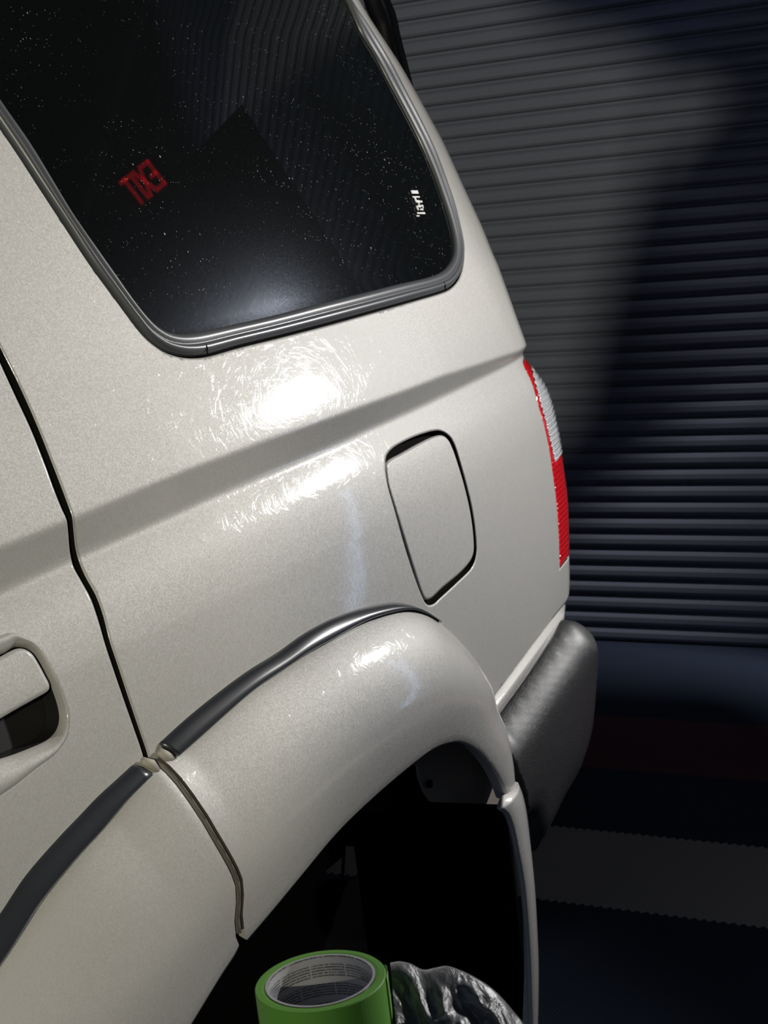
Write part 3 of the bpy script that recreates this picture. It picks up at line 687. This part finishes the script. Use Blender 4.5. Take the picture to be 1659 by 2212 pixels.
# ---- door handle
hz = [(0, .0), (.06, .0022), (.16, .0040), (.32, .0045), (.52, .0030), (.66, .001), (.80, -.0015), (.93, -.004), (1.0, -.007)]
bz = band('handle_bezel', bO, bI, hz, PAINT, door, ends=False)
hin = np.concatenate([bI, [bI[-1]+np.array([-.08, 0]), bI[0]+np.array([-.10, -.01])]])
HR = simple('handle_pocket_shade', (.012, .012, .012), .6)  # near-black colour stands for the shade inside the handle recess
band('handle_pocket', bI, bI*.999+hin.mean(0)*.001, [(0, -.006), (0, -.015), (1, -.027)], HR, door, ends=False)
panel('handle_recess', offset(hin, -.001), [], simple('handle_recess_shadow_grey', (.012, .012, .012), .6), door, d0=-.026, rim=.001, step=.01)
gp_ = smooth_curve(pxs([(-90, 1460), (-40, 1437), (0, 1420), (20, 1409), (38, 1402), (52, 1404), (66, 1413), (80, 1434), (94, 1460), (103, 1478), (104, 1487), (100, 1493), (70, 1511), (36, 1530), (0, 1551), (-40, 1575), (-90, 1604)]), .003, closed=True)
panel('door_handle', gp_, [], PAINT, door, d0=.004, roll=.002, rollw=.0045, rim=.012, step=.008)

# ------------------------------------------------------------------ added lamp standing in for low sun on the panel (out of the frame, right)
wl = empty('sun_standin_lamp', (LAMP.x+.1, LAMP.y-.06, 0)); tag(wl, 'added black lamp with barn doors on a tall stand, standing in for low sun', 'lamp')
aim = Vector((1.45, 0, .95)); dirv = (aim-LAMP).normalized()
sp = add_spot('sun_standin_light', LAMP, aim, LAMP_W, math.radians(110), .04, (1, .98, .955), blend=.15)
rotq = dirv.to_track_quat('-Z', 'Y').to_matrix()
bm = bmesh.new(); bm_box(bm, LAMP-dirv*.11, (.16, .16, .08), rotq); bm_obj('lamp_housing', bm, BLK, wl, bevel=.01)
V, Fc = tube([(wl.location.x, wl.location.y, .0), (wl.location.x, wl.location.y, LAMP.z-.1)], .015, 12); link_mesh('pole', V, Fc, BLK, wl)
for k in range(3):
    a_ = k*2.094+.5; V, Fc = tube([(wl.location.x, wl.location.y, .35), (wl.location.x+.28*math.cos(a_), wl.location.y+.28*math.sin(a_), .012)], .010, 10); link_mesh('leg', V, Fc, BLK, wl)
# left barn door, an added board that keeps the light off the far wall and floor
az = math.radians(132.5); hd = Vector((math.cos(az), math.sin(az), 0))
c0 = LAMP+hd*.50; nrmv = Vector((hd.y, -hd.x, 0))
bm = bmesh.new(); bm_box(bm, c0+nrmv*.25, (.006, .50, 1.0), Matrix.Rotation(az-math.pi/2+math.pi/2, 3, 'Z') @ Matrix.Identity(3)); 
bm_obj('barn_door', bm, BLK, wl)

hb = Vector((math.cos(math.radians(150)), math.sin(math.radians(150)), 0)); dl = (hb*math.cos(math.radians(-39.5))+Vector((0, 0, math.sin(math.radians(-39.5))))).normalized()
bm = bmesh.new(); bm_box(bm, LAMP+dl*.26-Vector((0, 0, .12)), (.006, .55, .24), Matrix.Rotation(math.radians(150), 3, 'Z')); bm_obj('barn_door', bm, BLK, wl)  # lower added board that keeps the lamp off the floor

# added small bluish spotlight under the ceiling that washes the upper right of the slatted door
CS = Vector(room(2.75, -2.3, 3.12)); CA = Vector(room(3.71, -.95, 2.35))
cs = empty('wash_spot_added', tuple(CS)); tag(cs, 'small black spotlight added under the ceiling to brighten the slatted door', 'light')
cdv = (CA-CS).normalized(); add_spot('wash_light_added', CS, CA, 20, math.radians(78), .06, (.60, .64, 1.0), blend=.9)
V, Fc = tube([CS-cdv*.16, CS-cdv*.07], .05, 24); link_mesh('lamp_can', V, Fc, BLK, cs)
V, Fc = tube([CS-cdv*.12+Vector((0, 0, .04)), Vector((CS-cdv*.12).to_tuple()[:2]+(CEIL-.002,))], .009, 10); link_mesh('bracket', V, Fc, BLK, cs)

# ------------------------------------------------------------------ exit sign whose mirror image shows in the window
def reflect(u, v):
    q = px(u, v); p = surf(*q); n = nrm(*q); d = ray(u, v); return p, d-2*(d@n)*n
EXC = np.array([3.733, -1.468, 2.908]); EXA = math.radians(-55)
en = Nn*math.cos(EXA)+Tt*math.sin(EXA); ee = np.array([-en[1], en[0], 0])
EXW, EXH = .140, .115
ex = empty('exit_sign', tuple(EXC+en*.03)); tag(ex, 'red lit EXIT sign hung near the ceiling, seen mirrored in the dark side window', 'sign')
REDL = simple('lit_red_letters', (1.0, .012, .03), .5, emit=1.1)
bm = bmesh.new(); rm = Matrix((Vector(en), Vector(ee), Vector((0, 0, 1)))).transposed()
bm_box(bm, Vector(EXC+en*.03), (.05, EXW+.07, EXH+.07), rm); bm_obj('sign_body', bm, BLK, ex, bevel=.004)
def letter(name, strokes, x0, w):
    bm = bmesh.new()
    for (ax, ay, bx_, by) in strokes:
        A_ = EXC-ee*((x0+ax*w)-EXW/2)*-1*-1+np.array([0, 0, (ay-.5)*EXH]); A_ = EXC+ee*(EXW/2-(x0+ax*w))+np.array([0, 0, (ay-.5)*EXH]); B__ = EXC+ee*(EXW/2-(x0+bx_*w))+np.array([0, 0, (by-.5)*EXH])
        mid = (A_+B__)/2; dv = Vector(B__-A_); L_ = dv.length
        ux = dv.normalized(); vz = Vector(en); wx = ux.cross(vz)
        bm_box(bm, Vector(mid)-vz*.003, (L_+.012, .004, .016), Matrix((ux, vz, wx)).transposed())
    bm_obj(name, bm, REDL, ex)
k_ = .105
letter('letter_e', [(.1, .05, .1, .95), (.1, .94, .95, .94), (.1, .5, .85, .5), (.1, .06, .95, .06)], 0, .036)
letter('letter_x', [(0, .04, 1, .96), (0, .96, 1, .04)], .046, .034)
letter('letter_i', [(.5, .04, .5, .96)], .088, .014)
letter('letter_t', [(.5, .04, .5, .96), (0, .94, 1, .94)], .110, .038)
V, Fc = tube([EXC+en*.03+np.array([0, 0, EXH/2+.03]), EXC+en*.03+np.array([0, 0, CEIL-EXC[2]])], .008, 10); link_mesh('hanger', V, Fc, BLK, ex)

# ------------------------------------------------------------------ stool, masking tape, cloth (near the camera)
TD = 1.165
tdir = ray(692, 2116); TC = CAM+tdir*TD; print('tape top centre', TC)
RI, RO, HT = .0382, .0478, .048
fw = np.array([fwd.x, fwd.y, 0]); fw /= np.linalg.norm(fw); rt = np.array([fw[1], -fw[0], 0])
TR = Matrix.Rotation(math.radians(-4.2), 3, Vector(rt))
tape = empty('tape_roll', tuple(Vector(TC)-TR @ Vector((0, 0, HT)))); tape.rotation_euler = TR.to_euler(); tag(tape, 'roll of bright green masking tape standing on its side edge in front of the wheel arch, beside the grey cloth', 'tape')
tape['label'] = 'roll of bright green masking tape lying flat in front of the open wheel arch'
def green_mat():
    m, nt, p = mat('green_masking_tape'); L = nt.links.new
    ob = N(nt, 'ShaderNodeTexCoord').outputs['Object']; sx = N(nt, 'ShaderNodeSeparateXYZ'); L(ob, sx.inputs[0])
    rr = mathn(nt, 'SQRT', mathn(nt, 'ADD', mathn(nt, 'POWER', sx.outputs[0], 2), mathn(nt, 'POWER', sx.outputs[1], 2)))
    n1 = N(nt, 'ShaderNodeTexNoise'); n1.noise_dimensions = '1D'; n1.inputs['Scale'].default_value = 1400; L(rr, n1.inputs['W'])
    cr = N(nt, 'ShaderNodeValToRGB'); cr.color_ramp.elements[0].position = .3; cr.color_ramp.elements[1].position = .7
    cr.color_ramp.elements[0].color = (.075, .25, .022, 1); cr.color_ramp.elements[1].color = (.15, .39, .055, 1)
    L(n1.outputs['Fac'], cr.inputs[0]); L(cr.outputs[0], p.inputs['Base Color']); p.inputs['Roughness'].default_value = .6
    p.inputs['Subsurface Weight'].default_value = 0
    return m
def lathe(prof, n=96):
    V = []; 
    for k in range(n):
        a = 2*math.pi*k/n
        for r_, z in prof: V.append((r_*math.cos(a), r_*math.sin(a), z))
    return V, grid_faces(n, len(prof), closed_u=True)
GR = green_mat()
pr = [(RI+.0022, 0), (RO-.001, 0), (RO, .001), (RO, HT-.001), (RO-.0006, HT-.0003), (RI+.0048, HT-.0002), (RI+.0022, HT-.0006), (RI+.0022, 0)]
V, Fc = lathe(pr); g = link_mesh('tape', V, Fc, GR, smooth=False); g.parent = tape
def core_mat():
    m, nt, p = mat('printed_cardboard_core'); L = nt.links.new
    uv = N(nt, 'ShaderNodeTexCoord').outputs['UV']; sx = N(nt, 'ShaderNodeSeparateXYZ'); L(uv, sx.inputs[0]); u, v = sx.outputs[0], sx.outputs[1]
    line = mathn(nt, 'GREATER_THAN', mathn(nt, 'FRACT', mathn(nt, 'MULTIPLY', v, 22)), .45)
    blk = mathn(nt, 'LESS_THAN', mathn(nt, 'FRACT', mathn(nt, 'MULTIPLY', v, 22/7)), .70)
    row = mathn(nt, 'FLOOR', mathn(nt, 'MULTIPLY', v, 22))
    cmb = N(nt, 'ShaderNodeCombineXYZ'); L(mathn(nt, 'MULTIPLY', u, 420), cmb.inputs[0]); L(mathn(nt, 'MULTIPLY', row, 7.7), cmb.inputs[1])
    nz = N(nt, 'ShaderNodeTexNoise'); nz.inputs['Scale'].default_value = 1; nz.inputs['Detail'].default_value = 1; L(cmb.outputs[0], nz.inputs['Vector'])
    wrd = mathn(nt, 'GREATER_THAN', nz.outputs['Fac'], .40)
    colg = mathn(nt, 'GREATER_THAN', mathn(nt, 'FRACT', mathn(nt, 'ADD', mathn(nt, 'MULTIPLY', u, 9), mathn(nt, 'MULTIPLY', mathn(nt, 'FLOOR', mathn(nt, 'MULTIPLY', v, 22/7)), .37))), .04)
    ink = mathn(nt, 'MULTIPLY', mathn(nt, 'MULTIPLY', line, blk), mathn(nt, 'MULTIPLY', wrd, colg))
    mx = N(nt, 'ShaderNodeMix', data_type='RGBA'); L(ink, mx.inputs[0]); mx.inputs[6].default_value = (.46, .46, .48, 1); mx.inputs[7].default_value = (.10, .10, .11, 1)
    L(mx.outputs[2], p.inputs['Base Color']); p.inputs['Roughness'].default_value = .6
    return m
n = 128; V = []; uvs = []
for k in range(n+1):
    a = 2*math.pi*k/n
    for z_, r_ in ((0.0, RI+.0020), (0, RI), (HT, RI), (HT, RI+.0020)): V.append((r_*math.cos(a), r_*math.sin(a), z_)); uvs.append((k/n, z_/HT))
cr_ = link_mesh('core', V, grid_faces(n+1, 4), core_mat(), smooth=False, uvs=uvs); cr_.parent = tape
# loose torn end of the tape on its right side
V = []
for i in range(9):
    a = math.radians(-62+i*3.0); 
    for j_ in range(9):
        zz_ = HT*j_/8; off = .0009+.0012*(i/8)**2; edge = .0008*math.sin(j_*2.1)*(i == 8)
        V.append(((RO+off+edge)*math.cos(a), (RO+off+edge)*math.sin(a), zz_*.985))
te = link_mesh('loose_end', V, grid_faces(9, 9), GR); te.parent = tape
sm_ = te.modifiers.new('s', 'SOLIDIFY'); sm_.thickness = .0005

# stool under it
SZt = TC[2]-HT-.004
fw = np.array([fwd.x, fwd.y, 0]); fw /= np.linalg.norm(fw); rt = np.array([fw[1], -fw[0], 0])
sc_ = TC+rt*.05-fw*.135
stool = empty('rolling_stool', (sc_[0], sc_[1], 0)); tag(stool, 'low round black rolling stool carrying the tape and the cloth', 'stool')
V, Fc = lathe([(0.0001, SZt-.06), (.12, SZt-.06), (.135, SZt-.05), (.14, SZt-.03), (.135, SZt-.008), (.12, SZt), (.0001, SZt)], 64)
o = link_mesh('seat', V, Fc, simple('black_vinyl', (.008, .008, .009), .5)); o.parent = stool
V, Fc = lathe([(.0001, .08), (.03, .08), (.03, SZt-.3), (.018, SZt-.3), (.018, SZt-.061), (.0001, SZt-.061)], 24); o = link_mesh('column', V, Fc, BLK); o.parent = stool
for k in range(5):
    a_ = k*1.2566; V, Fc = tube([(0, 0, .10), (.22*math.cos(a_), .22*math.sin(a_), .07)], .014, 10); o = link_mesh('leg', V, Fc, BLK); o.parent = stool
    V, Fc = tube([(.22*math.cos(a_)-.012, .22*math.sin(a_), .03), (.22*math.cos(a_)+.012, .22*math.sin(a_), .03)], .03, 16); w_ = link_mesh('caster', V, Fc, BLK); w_.parent = o
case = empty('tape_shade_case', tuple(TC-fw*.098-rt*.008)); case.location.z = SZt  # unseen case added to keep light off the tape front
tag(case, 'small black case added on the stool to shade the front of the green tape', 'case')
rq = Matrix((Vector(rt), Vector(fw), Vector((0, 0, 1)))).transposed(); cc = Vector(TC-fw*.098-rt*.008)
bm = bmesh.new(); bm_box(bm, Vector((cc.x, cc.y, SZt+.0185)), (.100, .05, .035), rq); bm_obj('case_body', bm, BLK, case, bevel=.004)
bm = bmesh.new(); bm_box(bm, Vector((cc.x, cc.y, SZt+.0415)), (.104, .054, .010), rq); bm_obj('lid', bm, BLK, case, bevel=.003)
# crumpled satin cloth bundle
def cloth_mat():
    m, nt, p = mat('dark_satin_cloth'); L = nt.links.new
    ob = N(nt, 'ShaderNodeTexCoord').outputs['Object']
    p.inputs['Base Color'].default_value = (.11, .113, .12, 1); p.inputs['Roughness'].default_value = .34; p.inputs['Specular IOR Level'].default_value = .9; p.inputs['Sheen Weight'].default_value = .3
    w = N(nt, 'ShaderNodeTexWave'); w.inputs['Scale'].default_value = 420; w.bands_direction = 'DIAGONAL'; L(ob, w.inputs['Vector'])
    nz = N(nt, 'ShaderNodeTexNoise'); nz.inputs['Scale'].default_value = 45; nz.inputs['Detail'].default_value = 4; nz.inputs['Distortion'].default_value = 1.5; L(ob, nz.inputs['Vector'])
    b = N(nt, 'ShaderNodeBump'); b.inputs['Strength'].default_value = .25; b.inputs['Distance'].default_value = .0004; L(w.outputs['Fac'], b.inputs['Height'])
    b2 = N(nt, 'ShaderNodeBump'); b2.inputs['Strength'].default_value = .5; b2.inputs['Distance'].default_value = .008; L(nz.outputs['Fac'], b2.inputs['Height']); L(b.outputs[0], b2.inputs['Normal']); L(b2.outputs[0], p.inputs['Normal'])
    return m
from mathutils import noise
prof_px = [(843, 2083), (862, 2080), (885, 2084), (915, 2098), (940, 2094), (965, 2090), (1000, 2101), (1030, 2116), (1062, 2137), (1090, 2164), (1112, 2190), (1130, 2212), (1142, 2240)]
DC = 1.20; nx, ny = 120, 64; V = []
pp_ = smooth_curve(np.array(prof_px, float), nx)
for i in range(nx):
    u, v = pp_[i]; top = CAM+ray(u, v)*DC
    for j_ in range(ny):
        w_ = (j_/(ny-1))*1.25-.25                       # 0 at the crest, positive down the side facing the camera
        off = (.13*w_ if w_ > 0 else .10*w_); dz_ = -.115*w_**1.7 if w_ > 0 else -.6*w_*w_
        P0 = Vector((top[0]-fw[0]*off, top[1]-fw[1]*off, top[2]+dz_))
        q = Vector((i*.026+w_*1.0, w_*2.1-i*.016, .3)); wp = noise.noise(q*1.2)*1.3
        f_ = 1-abs(noise.noise(Vector((q.x*.55+wp*.4, q.y*1.5+wp*.5, 2.2)))*2.3)
        f2 = 1-abs(noise.noise(Vector((q.x*1.3+wp, q.y*4.0+wp, 5.2)))*2)
        amp = .015*min(abs(w_)*3.5, 1)
        P0 += Vector((-fw[0]*.75, -fw[1]*.75, .45))*(amp*(f_-.95)+amp*.30*(f2-.9))
        if (P0.x-sc_[0])**2+(P0.y-sc_[1])**2 < .145**2: P0.z = max(P0.z, SZt+.003)
        V.append(tuple(P0))
cl = link_mesh('cloth', V, grid_faces(nx, ny, flip=True), cloth_mat()); sd = cl.modifiers.new('s', 'SUBSURF'); sd.levels = 1; sd.render_levels = 1
tag(cl, 'crumpled dark grey satin cloth bundled beside the green tape', 'cloth')
